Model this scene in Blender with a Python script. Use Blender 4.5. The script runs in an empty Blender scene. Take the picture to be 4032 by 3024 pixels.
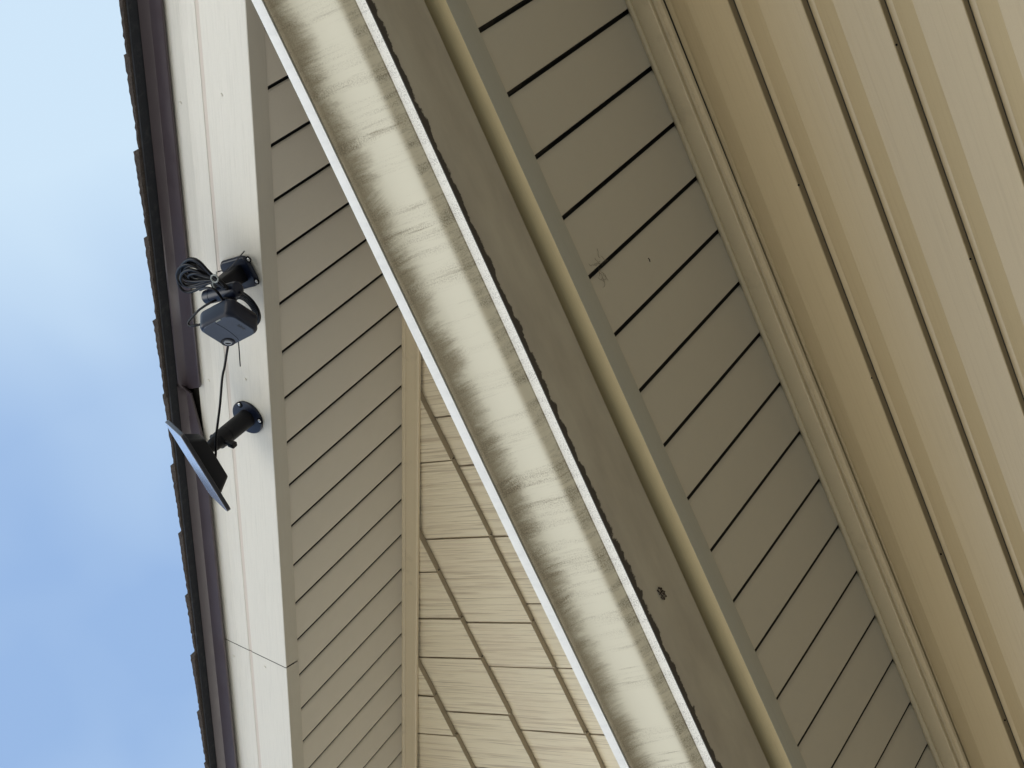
import bpy, math, random
from mathutils import Vector, Matrix
random.seed(7)
S = bpy.context.scene
C = bpy.context.collection
CAMZ = 1.6                      # eye height above the lawn; all z below are written relative to the eye

# ------------------------------------------------------------------ camera
R = ((-0.40043626, 0.49850183, -0.76886067),
     (-0.86387489, -0.48518186, 0.13534674),
     (-0.30556665, 0.71839717, 0.62492762))   # rows: image right, image down, view direction (world)
FPX = 6120.0546
right, down, fwd = Vector(R[0]), Vector(R[1]), Vector(R[2])
cam_d = bpy.data.cameras.new('camera')
cam = bpy.data.objects.new('camera', cam_d); C.objects.link(cam)
m = Matrix((( right.x, -down.x, -fwd.x, 0), (right.y, -down.y, -fwd.y, 0), (right.z, -down.z, -fwd.z, CAMZ), (0, 0, 0, 1)))
cam.matrix_world = m
cam_d.sensor_width = 36; cam_d.lens = FPX / 4032 * 36
cam_d.clip_start = 0.05; cam_d.clip_end = 2000
S.camera = cam

# ------------------------------------------------------------------ world, sun, exposure
SUN_EL, SUN_AZ = math.radians(52), math.radians(155)
W = bpy.data.worlds.new('World'); S.world = W; W.use_nodes = True
nt = W.node_tree; nt.nodes.clear()
def N(t, typ, **k):
    n = t.nodes.new(typ)
    for a, b in k.items(): setattr(n, a, b)
    return n
sky = N(nt, 'ShaderNodeTexSky', sky_type='NISHITA'); sky.sun_disc = False
sky.sun_elevation = SUN_EL; sky.sun_rotation = SUN_AZ; sky.air_density = 1.0; sky.dust_density = 1.5; sky.ozone_density = 1.5
tc = N(nt, 'ShaderNodeTexCoord')
mp = N(nt, 'ShaderNodeMapping'); mp.inputs['Scale'].default_value = (1.5, 1.5, 2.0); mp.inputs['Location'].default_value = (3.1, 0.4, 1.2)
ns = N(nt, 'ShaderNodeTexNoise'); ns.inputs['Scale'].default_value = 1.6; ns.inputs['Detail'].default_value = 4; ns.inputs['Roughness'].default_value = 0.5
ns.inputs['Distortion'].default_value = 0.3
rp = N(nt, 'ShaderNodeValToRGB'); rp.color_ramp.elements[0].position = 0.30; rp.color_ramp.elements[0].color = (3.45, 5.25, 8.35, 1)
rp.color_ramp.elements[1].position = 0.82; rp.color_ramp.elements[1].color = (7.0, 8.8, 10.3, 1)
mix = N(nt, 'ShaderNodeMix', data_type='RGBA'); mix.inputs[0].default_value = 0.75      # thin cloud veil over the clear sky
hz = N(nt, 'ShaderNodeMix', data_type='RGBA'); sz = N(nt, 'ShaderNodeSeparateXYZ')
hr = N(nt, 'ShaderNodeMapRange'); hr.interpolation_type = 'SMOOTHSTEP'
for k_, q_ in zip((1, 2, 3, 4), (0.10, 0.44, 1.0, 0.0)): hr.inputs[k_].default_value = q_
bg = N(nt, 'ShaderNodeBackground'); bg.inputs[1].default_value = 0.11
wo = N(nt, 'ShaderNodeOutputWorld')
L = nt.links.new
L(tc.outputs['Generated'], mp.inputs[0]); L(mp.outputs[0], ns.inputs['Vector'])
sx_ = N(nt, 'ShaderNodeSeparateXYZ'); L(tc.outputs['Generated'], sx_.inputs[0])
xr = N(nt, 'ShaderNodeMapRange')                     # the veil thickens towards the sun's side
for k_, q_ in zip((1, 2, 3, 4), (-0.20, 0.05, -0.15, 0.40)): xr.inputs[k_].default_value = q_
L(sx_.outputs[0], xr.inputs[0])
ad = N(nt, 'ShaderNodeMath', operation='ADD'); L(ns.outputs[0], ad.inputs[0]); L(xr.outputs[0], ad.inputs[1]); L(ad.outputs[0], rp.inputs[0])
L(sky.outputs[0], mix.inputs[6]); L(rp.outputs[0], mix.inputs[7])
L(tc.outputs['Generated'], sz.inputs[0]); L(sz.outputs[2], hr.inputs[0]); L(hr.outputs[0], hz.inputs[0])
L(mix.outputs[2], hz.inputs[6]); hz.inputs[7].default_value = (24.0, 22.8, 20.6, 1)     # bright hazy horizon
L(hz.outputs[2], bg.inputs[0]); L(bg.outputs[0], wo.inputs[0])

sd = Vector((math.cos(SUN_EL)*math.sin(SUN_AZ), math.cos(SUN_EL)*math.cos(SUN_AZ), math.sin(SUN_EL)))
sl = bpy.data.lights.new('sun', 'SUN'); sl.energy = 0.9; sl.angle = math.radians(35); sl.color = (1.0, 0.95, 0.87)
so = bpy.data.objects.new('sun', sl); C.objects.link(so)
so.rotation_euler = sd.to_track_quat('Z', 'Y').to_euler(); so.location = (0, -5, 20)
S.view_settings.view_transform = 'Standard'; S.view_settings.look = 'None'; S.view_settings.gamma = 1
S.view_settings.exposure = 0.06

# ------------------------------------------------------------------ helpers
def ray(px, py):
    a, b = (px-2016)/FPX, (py-1512)/FPX
    return right*a + down*b + fwd
def at(px, py, Y):               # where the sight line of a pixel meets the vertical plane y = Y
    r = ray(px, py); return r*(Y/r.y)
def atz(px, py, Z):
    r = ray(px, py); return r*(Z/r.z)
def c2w(x, y, z): return right*x + down*y + fwd*z
def lerp(a, b, t): return a+(b-a)*t
UP = Vector((0, 0, 1))

class MB:
    def __init__(s): s.v = []; s.f = []; s.uv = []; s.mi = []
    def add(s, vs, fs, uvs=None, mi=0):
        o = len(s.v); s.v += [Vector(p) for p in vs]
        s.uv += list(uvs) if uvs else [(p[0], p[2]) for p in vs]
        for f in fs: s.f.append(tuple(i+o for i in f)); s.mi.append(mi)
    def grid(s, rows, uvs=None, close=False, mi=0, rowmi=None):
        n = len(rows[0]); vs = [p for r in rows for p in r]; fs = []
        for i in range(len(rows)-1):
            for j in range(n if close else n-1):
                k = (j+1) % n
                fs.append((i*n+j, i*n+k, (i+1)*n+k, (i+1)*n+j))
        s.add(vs, fs, [q for r in uvs for q in r] if uvs else None, mi)
        if rowmi:
            w = n if close else n-1
            for i in range(len(rows)-1):
                for j in range(w): s.mi[-len(fs)+i*w+j] = rowmi[i]
    def build(s, name, mat, parent=None, smooth=None, solid=None, off=-1):
        me = bpy.data.meshes.new(name)
        me.from_pydata([(p[0], p[1], p[2]+CAMZ) for p in s.v], [], s.f)
        ul = me.uv_layers.new(name='UVMap')
        for lo in me.loops: ul.data[lo.index].uv = s.uv[lo.vertex_index]
        for m_ in (mat if isinstance(mat, (list, tuple)) else [mat]): me.materials.append(m_)
        for p, k in zip(me.polygons, s.mi): p.material_index = k
        if smooth is not None:
            for p in me.polygons: p.use_smooth = True
            me.update()
            try: me.set_sharp_from_angle(angle=math.radians(smooth))
            except Exception: pass
        me.update()
        o = bpy.data.objects.new(name, me); C.objects.link(o)
        if solid:
            md = o.modifiers.new('thickness', 'SOLIDIFY'); md.thickness = solid; md.offset = off
        if parent:
            o.parent = parent; o.matrix_parent_inverse = Matrix.Translation(-parent.location)
        return o

def thing(name, label, cat, loc=(0, 0, 0), group=None, kind=None):
    o = bpy.data.objects.new(name, None); C.objects.link(o)
    o.location = (loc[0], loc[1], loc[2]+CAMZ); o.empty_display_size = 0.1
    tag(o, label, cat, group, kind); return o
def tag(o, label=None, cat=None, group=None, kind=None):
    if label: o['label'] = label
    if cat: o['category'] = cat
    if group: o['group'] = group
    if kind: o['kind'] = kind
    return o

def frame_of(axis):
    a = Vector(axis).normalized()
    u = a.cross(Vector((0.31, 0.2, 0.93)))
    if u.length < 1e-3: u = a.cross(Vector((1, 0, 0)))
    u.normalize(); return a, u, a.cross(u)
def lathe(mb, p0, axis, prof, n=28, mi=0, cap=True):      # prof: (distance along axis, radius)
    a, u, v = frame_of(axis); p0 = Vector(p0)
    rows = []
    for d, r in prof:
        rows.append([p0 + a*d + (u*math.cos(2*math.pi*k/n)+v*math.sin(2*math.pi*k/n))*max(r, 1e-5) for k in range(n)])
    mb.grid(rows, close=True, mi=mi)
    for row, rev in ((rows[0], True), (rows[-1], False))[:2 if cap else 1]:
        ids = list(range(n)); mb.add(row, [tuple(ids[::-1]) if rev else tuple(ids)], mi=mi)
def cyl(mb, p0, p1, r0, r1=None, bev=0.001, n=28):
    p0, p1 = Vector(p0), Vector(p1); h = (p1-p0).length; r1 = r0 if r1 is None else r1
    lathe(mb, p0, p1-p0, [(0, r0-bev), (bev*.3, r0-bev*.3), (bev, r0), (h-bev, r1), (h-bev*.3, r1-bev*.3), (h, r1-bev)], n)
def smooth_pts(pts, k=8, closed=False):
    P = [Vector(p) for p in pts]; n = len(P); out = []
    rng = range(n) if closed else range(n-1)
    for i in rng:
        a = P[(i-1) % n] if (closed or i > 0) else P[0]*2-P[1]
        b, c = P[i], P[(i+1) % n]
        d = P[(i+2) % n] if (closed or i+2 < n) else c*2-b
        for j in range(k):
            t = j/k
            out.append(0.5*((2*b)+(c-a)*t+(2*a-5*b+4*c-d)*t*t+(3*b-a-3*c+d)*t**3))
    if not closed: out.append(P[-1])
    return out
def tube(mb, pts, r, n=10, closed=False, k=8, sm=True):
    P = smooth_pts(pts, k, closed) if sm else [Vector(p) for p in pts]
    m_ = len(P); rows = []; u = None; s = 0; uvs = []
    for i, p in enumerate(P):
        t = (P[(i+1) % m_]-P[i-1]) if closed else (P[min(i+1, m_-1)]-P[max(i-1, 0)])
        if t.length < 1e-9: t = Vector((1, 0, 0))
        t.normalize()
        if u is None: u = frame_of(t)[1]
        u = (u - t*u.dot(t)).normalized(); v = t.cross(u)
        if i: s += (P[i]-P[i-1]).length
        rows.append([p + (u*math.cos(2*math.pi*q/n)+v*math.sin(2*math.pi*q/n))*r for q in range(n)])
        uvs.append([(s, q/n) for q in range(n)])
    if closed: rows.append(rows[0]); uvs.append(uvs[0])
    mb.grid(rows, uvs, close=True)
    if not closed:
        mb.add(rows[0], [tuple(range(n))[::-1]]); mb.add(rows[-1], [tuple(range(n))])
def rrect(w, h, r, k=6):
    pts = []
    for cx, cy, a0 in ((w/2-r, h/2-r, 0), (-w/2+r, h/2-r, 90), (-w/2+r, -h/2+r, 180), (w/2-r, -h/2+r, 270)):
        for j in range(k+1):
            a = math.radians(a0+90*j/k); pts.append((cx+r*math.cos(a), cy+r*math.sin(a)))
    return pts
def prism(mb, c, U, V, Wd, w, h, d, r, bev=0.002, taper=1.0, shift=(0, 0), mi=0):   # c = centre of the near face, Wd = direction it extends
    c, U, V, Wd = Vector(c), Vector(U).normalized(), Vector(V).normalized(), Vector(Wd).normalized()
    rows = []
    for t, ins in ((0, bev), (bev*.15, bev*.6), (bev*.5, bev*.22), (bev, 0), (d-bev, 0), (d-bev*.5, bev*.22), (d-bev*.15, bev*.6), (d, bev)):
        f = lerp(1, taper, t/d)
        o = rrect((w-2*ins)*f, (h-2*ins)*f, max(r-ins, 0.0005)*f)
        rows.append([c + Wd*t + U*(x+shift[0]*t/d) + V*(y+shift[1]*t/d) for x, y in o])
    mb.grid(rows, close=True, mi=mi)
    n = len(rows[0])
    mb.add(rows[0], [tuple(range(n))[::-1]], mi=mi); mb.add(rows[-1], [tuple(range(n))], mi=mi)
def box(mb, x0, x1, y0, y1, z0, z1):
    vs = [(x, y, z) for x in (x0, x1) for y in (y0, y1) for z in (z0, z1)]
    mb.add(vs, [(0, 1, 3, 2), (4, 6, 7, 5), (0, 4, 5, 1), (2, 3, 7, 6), (0, 2, 6, 4), (1, 5, 7, 3)])

# ------------------------------------------------------------------ materials
class MT:
    def __init__(s, name, col, rough=0.5, spec=0.5, metal=0.0):
        s.m = bpy.data.materials.new(name); s.m.use_nodes = True; s.t = s.m.node_tree
        s.b = s.t.nodes['Principled BSDF']; s.name = name
        s.b.inputs['Base Color'].default_value = (*col, 1); s.b.inputs['Roughness'].default_value = rough
        s.b.inputs['Metallic'].default_value = metal; s.b.inputs['Specular IOR Level'].default_value = spec
        s.col = None; s.c = col; s.nrm = None
    def link(s, a, b): s.t.links.new(a, b)
    def coord(s, kind='UV', scale=(1, 1, 1), loc=(0, 0, 0), rot=(0, 0, 0)):
        c = N(s.t, 'ShaderNodeTexCoord'); mp = N(s.t, 'ShaderNodeMapping')
        mp.inputs['Scale'].default_value = scale; mp.inputs['Location'].default_value = loc; mp.inputs['Rotation'].default_value = rot
        s.link(c.outputs[kind], mp.inputs[0]); return mp.outputs[0]
    def noise(s, vec, scale=1, detail=4, rough=0.55, dist=0):
        n = N(s.t, 'ShaderNodeTexNoise'); s.link(vec, n.inputs['Vector'])
        n.inputs['Scale'].default_value = scale; n.inputs['Detail'].default_value = detail
        n.inputs['Roughness'].default_value = rough; n.inputs['Distortion'].default_value = dist; return n.outputs[0]
    def rng(s, val, a, b, c=0., d=1., smooth=False):
        n = N(s.t, 'ShaderNodeMapRange'); n.clamp = True
        if smooth: n.interpolation_type = 'SMOOTHSTEP'
        s.link(val, n.inputs[0])
        for i, q in enumerate((a, b, c, d)): n.inputs[i+1].default_value = q
        return n.outputs[0]
    def op(s, o, a, b=None):
        n = N(s.t, 'ShaderNodeMath', operation=o)
        for i, q in enumerate((a, b)):
            if q is None: continue
            if isinstance(q, (int, float)): n.inputs[i].default_value = q
            else: s.link(q, n.inputs[i])
        return n.outputs[0]
    def mixc(s, fac, col):
        n = N(s.t, 'ShaderNodeMix', data_type='RGBA'); s.link(fac, n.inputs[0])
        if s.col is None: n.inputs[6].default_value = (*s.c, 1)
        else: s.link(s.col, n.inputs[6])
        n.inputs[7].default_value = (*col, 1); s.col = n.outputs[2]
        s.link(s.col, s.b.inputs['Base Color']); return s
    def bump(s, h, strength=0.3, dist=0.001):
        n = N(s.t, 'ShaderNodeBump'); n.inputs['Strength'].default_value = strength; n.inputs['Distance'].default_value = dist
        s.link(h, n.inputs['Height'])
        if s.nrm is not None: s.link(s.nrm, n.inputs['Normal'])
        s.nrm = n.outputs[0]; s.link(s.nrm, s.b.inputs['Normal']); return s
    def rough(s, val): s.link(val, s.b.inputs['Roughness'])

def vinyl(name, col, rough=0.45, grain=0.25, gs=(6, 260), spec=0.5, var=0.08, wave=0.0, blot=None, gd=0.0006, rv=0.07):
    t = MT(name, col, rough, spec)
    v = t.coord('UV', (gs[0], gs[1], 1))
    g = t.noise(v, 1, 3, 0.6, 0.6)
    if grain: t.bump(g, grain, gd)
    big = t.noise(t.coord('Object', (1, 1, 1)), 2.3, 3, 0.5)
    d = t.rng(big, 0.35, 0.7, 0, 1)
    t.mixc(t.op('MULTIPLY', d, var*4 if var < .25 else 1.0), tuple(c*(1-2*var) for c in col))
    gg = t.rng(g, 0.5, 0.75, 0, 0.35)
    t.mixc(t.op('MULTIPLY', gg, min(1, grain*1.6)), tuple(c*0.72 for c in col))
    sp = t.noise(t.coord('Object', (1, 1, 1)), 900, 1, 0.5)
    t.mixc(t.rng(sp, 0.45, 0.75, 0, 0.10), tuple(c*0.6 for c in col))
    if wave: t.bump(t.noise(t.coord('Object', (1, 1, 1)), 9, 2, 0.5), wave, 0.004)
    if blot:
        b = t.noise(t.coord('Object', (1, 1, 1)), 14, 5, 0.65)
        t.mixc(t.rng(b, 0.60, 0.75, 0, 0.25), blot)
    t.rough(t.rng(t.noise(t.coord('Object', (1, 1, 1)), 30, 3, 0.6), 0.3, 0.7, rough-rv, rough+rv))
    return t.m

M = {}
M['siding'] = vinyl('siding_vinyl', (0.44, 0.355, 0.215), 0.26, 0.45, (4, 230), 0.70, 0.01, 0.0, rv=0.0)
M['lap_edge'] = vinyl('shaded_lap_edge_vinyl', (0.27, 0.225, 0.15), 0.6, 0.05, (5, 200), 0.2, 0.05)  # siding colour darkened to paint in the shade under each lap
M['siding_trim'] = vinyl('siding_trim_vinyl', (0.64, 0.545, 0.375), 0.4, 0.05, (5, 200), 0.5, 0.05, blot=(0.25, 0.19, 0.12))
M['soffit'] = vinyl('soffit_vinyl', (0.55, 0.51, 0.43), 0.5, 0.04, (60, 20), 0.4, 0.035, 0.40)
M['fascia_tan'] = vinyl('fascia_tan_aluminium', (0.66, 0.56, 0.34), 0.45, 0.5, (5, 420), 0.5, 0.04)
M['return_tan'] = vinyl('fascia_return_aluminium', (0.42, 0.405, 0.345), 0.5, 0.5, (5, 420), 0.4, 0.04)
M['rake_white'] = vinyl('rake_fascia_aluminium', (0.68, 0.655, 0.585), 0.42, 0.60, (10, 330), 0.5, 0.03, 0.05, gd=0.0009)
M['groove'] = vinyl('dusty_groove_aluminium', (0.60, 0.535, 0.47), 0.5, 0.3, (10, 330), 0.4, 0.04)
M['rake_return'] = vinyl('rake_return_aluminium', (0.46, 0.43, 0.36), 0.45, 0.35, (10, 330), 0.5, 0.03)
M['drip'] = vinyl('brown_drip_edge_metal', (0.060, 0.045, 0.052), 0.35, 0.0, spec=0.5, var=0.05)
t = MT('shake_vinyl', (0.75, 0.67, 0.49), 0.5, 0.35)
v = t.coord('UV', (105, 2.2, 1)); w1 = t.noise(v, 1, 4, 0.60, 0.25)
v2 = t.coord('UV', (300, 4, 1), (3, 1, 0)); w2 = t.noise(v2, 1, 3, 0.6, 0.15)
t.bump(w1, 0.9, 0.004); t.bump(w2, 0.5, 0.0016)
t.mixc(t.rng(w1, 0.46, 0.34, 0, 0.62), (0.42, 0.33, 0.23))
t.mixc(t.rng(w2, 0.46, 0.34, 0, 0.60), (0.36, 0.29, 0.21))
t.mixc(t.rng(t.noise(t.coord('Object'), 5, 2), 0.4, 0.7, 0, 0.25), (0.60, 0.48, 0.34))
M['shake'] = t.m
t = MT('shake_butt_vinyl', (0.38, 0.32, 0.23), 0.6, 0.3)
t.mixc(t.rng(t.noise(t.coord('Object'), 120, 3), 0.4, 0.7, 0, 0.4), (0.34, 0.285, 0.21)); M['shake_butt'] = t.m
t = MT('dark_recess', (0.05, 0.045, 0.04), 0.8, 0.2)
t.mixc(t.rng(t.noise(t.coord('Object'), 60, 2), 0.4, 0.7, 0, .5), (0.09, 0.08, 0.07)); M['dark'] = t.m
t = MT('painted_crevice_shade', (0.045, 0.047, 0.046), 0.8, 0.2); t.mixc(t.rng(t.noise(t.coord('Object'), 90, 3), 0.45, 0.7, 0, .5), (0.07, 0.066, 0.058)); M['crevice_shade'] = t.m  # near-black paints the shade inside soffit slots and siding lap corners
t = MT('asphalt_shingle', (0.050, 0.040, 0.034), 0.92, 0.25)
g1 = t.noise(t.coord('Object'), 420, 2, 0.7); g2 = t.noise(t.coord('Object'), 70, 4, 0.7)
t.mixc(t.rng(g1, 0.55, 0.72, 0, 0.8), (0.11, 0.095, 0.085)); t.mixc(t.rng(g2, 0.5, 0.8, 0, 0.6), (0.015, 0.016, 0.02))
t.bump(g1, 0.8, 0.0015); t.bump(g2, 0.6, 0.003); M['shingle'] = t.m
t = MT('shingle_underside', (0.030, 0.032, 0.038), 0.85, 0.25)
g2 = t.noise(t.coord('Object'), 60, 6, 0.75); t.mixc(t.rng(g2, 0.5, 0.7, 0, 0.6), (0.065, 0.066, 0.068)); t.bump(g2, 0.5, 0.002); M['under'] = t.m
t = MT('pale_bounce_shingle', (0.42, 0.39, 0.35), 0.9, 0.2); t.mixc(t.rng(t.noise(t.coord('Object'), 300, 3), 0.45, 0.7, 0, 0.8), (0.55, 0.51, 0.45)); M['rooftop'] = t.m  # unseen skirt roof, made pale to bounce light up to the gable soffit

# gutter: u = metres along, v = metres around the profile from the back of the bottom
GB, GS, GL = 0.1135, 0.1311, 0.2580   # front edge of the bottom / top of the strip / foot of the lip
t = MT('weathered_gutter_aluminium', (0.75, 0.715, 0.585), 0.62, 0.4)
uv = N(t.t, 'ShaderNodeUVMap'); sx = N(t.t, 'ShaderNodeSeparateXYZ'); t.link(uv.outputs[0], sx.inputs[0]); u_, v_ = sx.outputs[0], sx.outputs[1]
fine = t.noise(t.coord('UV', (420, 420, 1)), 1, 4, 0.75)
streak = t.noise(t.coord('UV', (38, 2.2, 1), (1.7, 0, 0)), 1, 5, 0.72, 0.15)
streak2 = t.noise(t.coord('UV', (150, 7, 1), (0, 2, 0)), 1, 3, 0.7, 0.2)
lowx = t.noise(t.coord('UV', (7, 0.1, 1)), 1, 2, 0.5)
rag = t.noise(t.coord('UV', (55, 9, 1), (5, 0, 0)), 1, 6, 0.75)
# grime hanging below the lip, ragged, reaching down in streaks
rag2 = t.noise(t.coord('UV', (13, 3.5, 1), (2, 7, 0)), 1, 9, 0.82, 0.6)
edge = t.op('ADD', t.op('MULTIPLY', t.op('SUBTRACT', rag2, 0.5), 0.115), t.op('MULTIPLY', t.op('SUBTRACT', rag, 0.5), 0.022))
dv = t.op('ADD', t.op('SUBTRACT', GL, v_), t.op('MULTIPLY', edge, -1))
lipg = t.rng(dv, 0.006, 0.046, 1, 0, True)
inog = t.op('MULTIPLY', t.op('GREATER_THAN', v_, GS+0.0004), t.op('LESS_THAN', v_, GL+0.0012))
t.mixc(t.op('MULTIPLY', t.op('MULTIPLY', t.rng(t.op('SUBTRACT', GL, v_), 0.0, 0.016, 0.8, 0, True), inog), t.rng(fine, 0.3, 0.6, 0.6, 1)), (0.13, 0.11, 0.075))
# band of grime on the foot of the ogee
e2 = t.op('ADD', t.op('SUBTRACT', v_, GS), t.op('MULTIPLY', t.op('SUBTRACT', rag, 0.5), 0.010))
foot = t.rng(e2, 0.017, 0.031, 1, 0, True)
spk = t.rng(fine, 0.38, 0.60, 0, 1)
st = t.op('MULTIPLY', t.rng(streak, 0.49, 0.60, 0, 1), t.rng(t.noise(t.coord('UV', (5.3, 0.6, 1), (8, 1, 0)), 1, 3, 0.6), 0.40, 0.58, 0.30, 1))
st2 = t.rng(streak2, 0.55, 0.72, 0, 1)
body = t.op('MULTIPLY', t.op('MULTIPLY', st, st2), 0.70)
thin = t.op('MULTIPLY', t.op('MULTIPLY', st, t.rng(fine, 0.45, 0.62, 0, 1)), 0.62)
t.mixc(t.op('MULTIPLY', t.op('MULTIPLY', lipg, inog), 0.82), (0.31, 0.255, 0.165))
t.mixc(t.op('MULTIPLY', t.op('MULTIPLY', t.op('MULTIPLY', lipg, inog), t.op('ADD', t.op('MULTIPLY', st, 0.65), 0.35)), spk), (0.11, 0.092, 0.062))
t.mixc(t.op('MULTIPLY', t.op('MULTIPLY', foot, inog), 0.55), (0.50, 0.43, 0.295))
t.mixc(t.op('MULTIPLY', t.op('MULTIPLY', t.op('MULTIPLY', foot, inog), t.rng(rag, 0.45, 0.6, 0, 1)), t.op('MULTIPLY', spk, 0.8)), (0.17, 0.145, 0.10))
t.mixc(t.op('MULTIPLY', t.op('ADD', body, thin), inog), (0.24, 0.195, 0.125))
# black edge line where the strip meets the ogee
t.mixc(t.op('MULTIPLY', t.rng(t.op('ABSOLUTE', t.op('SUBTRACT', v_, GS+0.0008)), 0.0006, 0.0022, 0.75, 0), t.rng(rag, 0.35, 0.6, 0.3, 1)), (0.13, 0.10, 0.07))
# speckled strip
instrip = t.op('MULTIPLY', t.op('GREATER_THAN', v_, GB), t.op('LESS_THAN', v_, GS))
t.mixc(instrip, (0.90, 0.885, 0.83))
t.mixc(t.op('MULTIPLY', instrip, t.op('MULTIPLY', t.rng(rag, 0.42, 0.62, 0.25, 1), t.rng(fine, 0.46, 0.62, 0, 0.75))), (0.22, 0.21, 0.19))
# ragged black line along the front edge of the bottom
rb = t.noise(t.coord('UV', (28, 28, 1), (9, 3, 0)), 1, 5, 0.65)
db = t.op('ADD', t.op('SUBTRACT', GB, v_), t.op('MULTIPLY', t.op('SUBTRACT', rb, 0.5), -0.030))
inb = t.op('LESS_THAN', v_, GB+0.0008)
# whole bottom mixed darker, unevenly: shade of its downward face put into the colour
t.mixc(t.op('MULTIPLY', inb, t.rng(t.noise(t.coord('UV', (5, 16, 1)), 1, 4, 0.6), 0.35, 0.7, 0.60, 0.85)), (0.345, 0.30, 0.25))
t.mixc(t.op('MULTIPLY', t.rng(db, 0.0085, 0.0115, 0.95, 0, True), inb), (0.035, 0.028, 0.025))
t.bump(t.noise(t.coord('UV', (3, 14, 1)), 1, 2), 0.25, 0.003)
M['gutter'] = t.m
t = MT('gutter_lip_aluminium', (0.80, 0.80, 0.78), 0.38, 0.5)
t.mixc(t.rng(t.noise(t.coord('UV', (60, 60, 1)), 1, 5, 0.7), 0.45, 0.75, 0, 0.45), (0.58, 0.59, 0.58)); M['lip'] = t.m

def plastic(name, col, rough=0.4, spec=0.5, bump=0.15):
    t = MT(name, col, rough, spec)
    n_ = t.noise(t.coord('Object'), 1400, 2); t.bump(n_, bump, 0.0003)
    t.mixc(t.rng(t.noise(t.coord('Object'), 60, 4), 0.4, 0.75, 0, 0.35), tuple(min(1, c*1.6+0.001) for c in col)); return t.m
M['black'] = plastic('black_plastic', (0.003, 0.003, 0.005), 0.48, 0.28)
M['body'] = plastic('matte_black_shell', (0.005, 0.008, 0.020), 0.32, 0.38)
M['face'] = plastic('soft_grey_black_cover', (0.019, 0.031, 0.058), 0.38, 0.45)
M['cable'] = plastic('cable_rubber', (0.002, 0.002, 0.004), 0.38, 0.22, 0.0)
M['ring'] = plastic('grey_rubber', (0.22, 0.24, 0.27), 0.45)
M['void'] = plastic('black_void', (0.002, 0.002, 0.003), 0.7, 0.1)
M['tie'] = plastic('grey_twist_tie', (0.22, 0.24, 0.23), 0.5)
M['panelframe'] = plastic('panel_frame_black', (0.020, 0.020, 0.026), 0.35)
M['text'] = plastic('printed_ink', (0.010, 0.012, 0.014), 0.5)
t = MT('screw_steel', (0.62, 0.60, 0.57), 0.3, 0.5, 0.9); t.bump(t.noise(t.coord('Object'), 500, 2), 0.3, 0.0004)
t.mixc(t.rng(t.noise(t.coord('Object'), 300, 3), 0.4, 0.7, 0, 0.6), (0.35, 0.33, 0.3)); M['steel'] = t.m
t = MT('solar_glass', (0.30, 0.37, 0.56), 0.20, 1.0); t.b.inputs['IOR'].default_value = 2.1; t.b.inputs['Coat Weight'].default_value = 1.0; t.b.inputs['Coat Roughness'].default_value = 0.12
t.mixc(t.rng(t.noise(t.coord('Object'), 30, 4), 0.4, 0.8, 0, 0.3), (0.42, 0.47, 0.60)); M['solar'] = t.m
t = MT('cocoon_husk', (0.05, 0.038, 0.03), 0.9, 0.2); t.mixc(t.rng(t.noise(t.coord('Object'), 260, 3), 0.5, 0.6, 0, 1), (0.33, 0.28, 0.22)); M['husk'] = t.m
M['web'] = plastic('dusty_cobweb', (0.20, 0.17, 0.13), 0.9, 0.1)
t = MT('lawn', (0.29, 0.262, 0.215), 0.95, 0.1)
t.mixc(t.rng(t.noise(t.coord('Object'), 0.6, 6, 0.7), 0.4, 0.65, 0, 0.8), (0.26, 0.24, 0.195))
t.mixc(t.rng(t.noise(t.coord('Object'), 40, 4, 0.7), 0.45, 0.7, 0, 0.6), (0.22, 0.21, 0.165)); M['lawn'] = t.m

# ------------------------------------------------------------------ setting
g = MB()
gx = [-600, -120, -30, -9, -4, -2, 0, 2, 4, 9, 30, 120, 600]
g.grid([[(x, y, -CAMZ) for y in gx] for x in gx], [[(x, y) for y in gx] for x in gx])
tag(g.build('ground', M['lawn']), kind='structure')

house = thing('house', 'tan vinyl-sided house with a white-trimmed shake gable above its lower eave', 'house', (-3.6, 2.3, -CAMZ))

XP = -3.6                    # ridge of the gable
XR, XL = 0.55, 2*XP-0.55     # ends of the eaves
SL = 0.583                   # 7 in 12
def drop(x): return -SL*(x if x > XP else 2*XP-x)       # height of a rake line at x, minus its height at x = 0

# ---- lower wall: Dutch-lap courses
prof = [(2.236, 1.3700), (2.2385, 1.3660)]
def course(ztop, zb):
    # ztop: underside of the course above; zb: its own butt.  (y, z, material of the face that follows)
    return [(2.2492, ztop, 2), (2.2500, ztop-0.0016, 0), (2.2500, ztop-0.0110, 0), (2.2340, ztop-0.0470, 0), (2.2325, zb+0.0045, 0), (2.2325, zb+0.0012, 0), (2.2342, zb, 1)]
butts = [1.1934, 1.0758, 0.9575, 0.8375]
while butts[-1] > -1.5: butts.append(butts[-1]-0.1190)
mb = MB(); zt = 1.3100; xs = [0.2, 0.0, -0.5, -1.0, -1.5, -2, -3, -5, -7.4]
allp = []
for zb in butts:
    allp += course(zt, zb); zt = zb-0.0006
vv = [0]
for a, b in zip(allp, allp[1:]): vv.append(vv[-1]+math.dist(a[:2], b[:2]))
mb.grid([[(x, p[0], p[1]) for p in allp] for x in xs], [[(x, q) for q in vv] for x in xs])
w_ = len(allp)-1
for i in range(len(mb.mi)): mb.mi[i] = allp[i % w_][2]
sid = mb.build('siding', [M['siding'], M['lap_edge'], M['crevice_shade']], house, smooth=9)
mb = MB(); box(mb, -7.38, 0.18, 2.2560, 2.36, -CAMZ+0.002, 1.62); mb.build('wall_sheathing', M['dark'], house)
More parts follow.
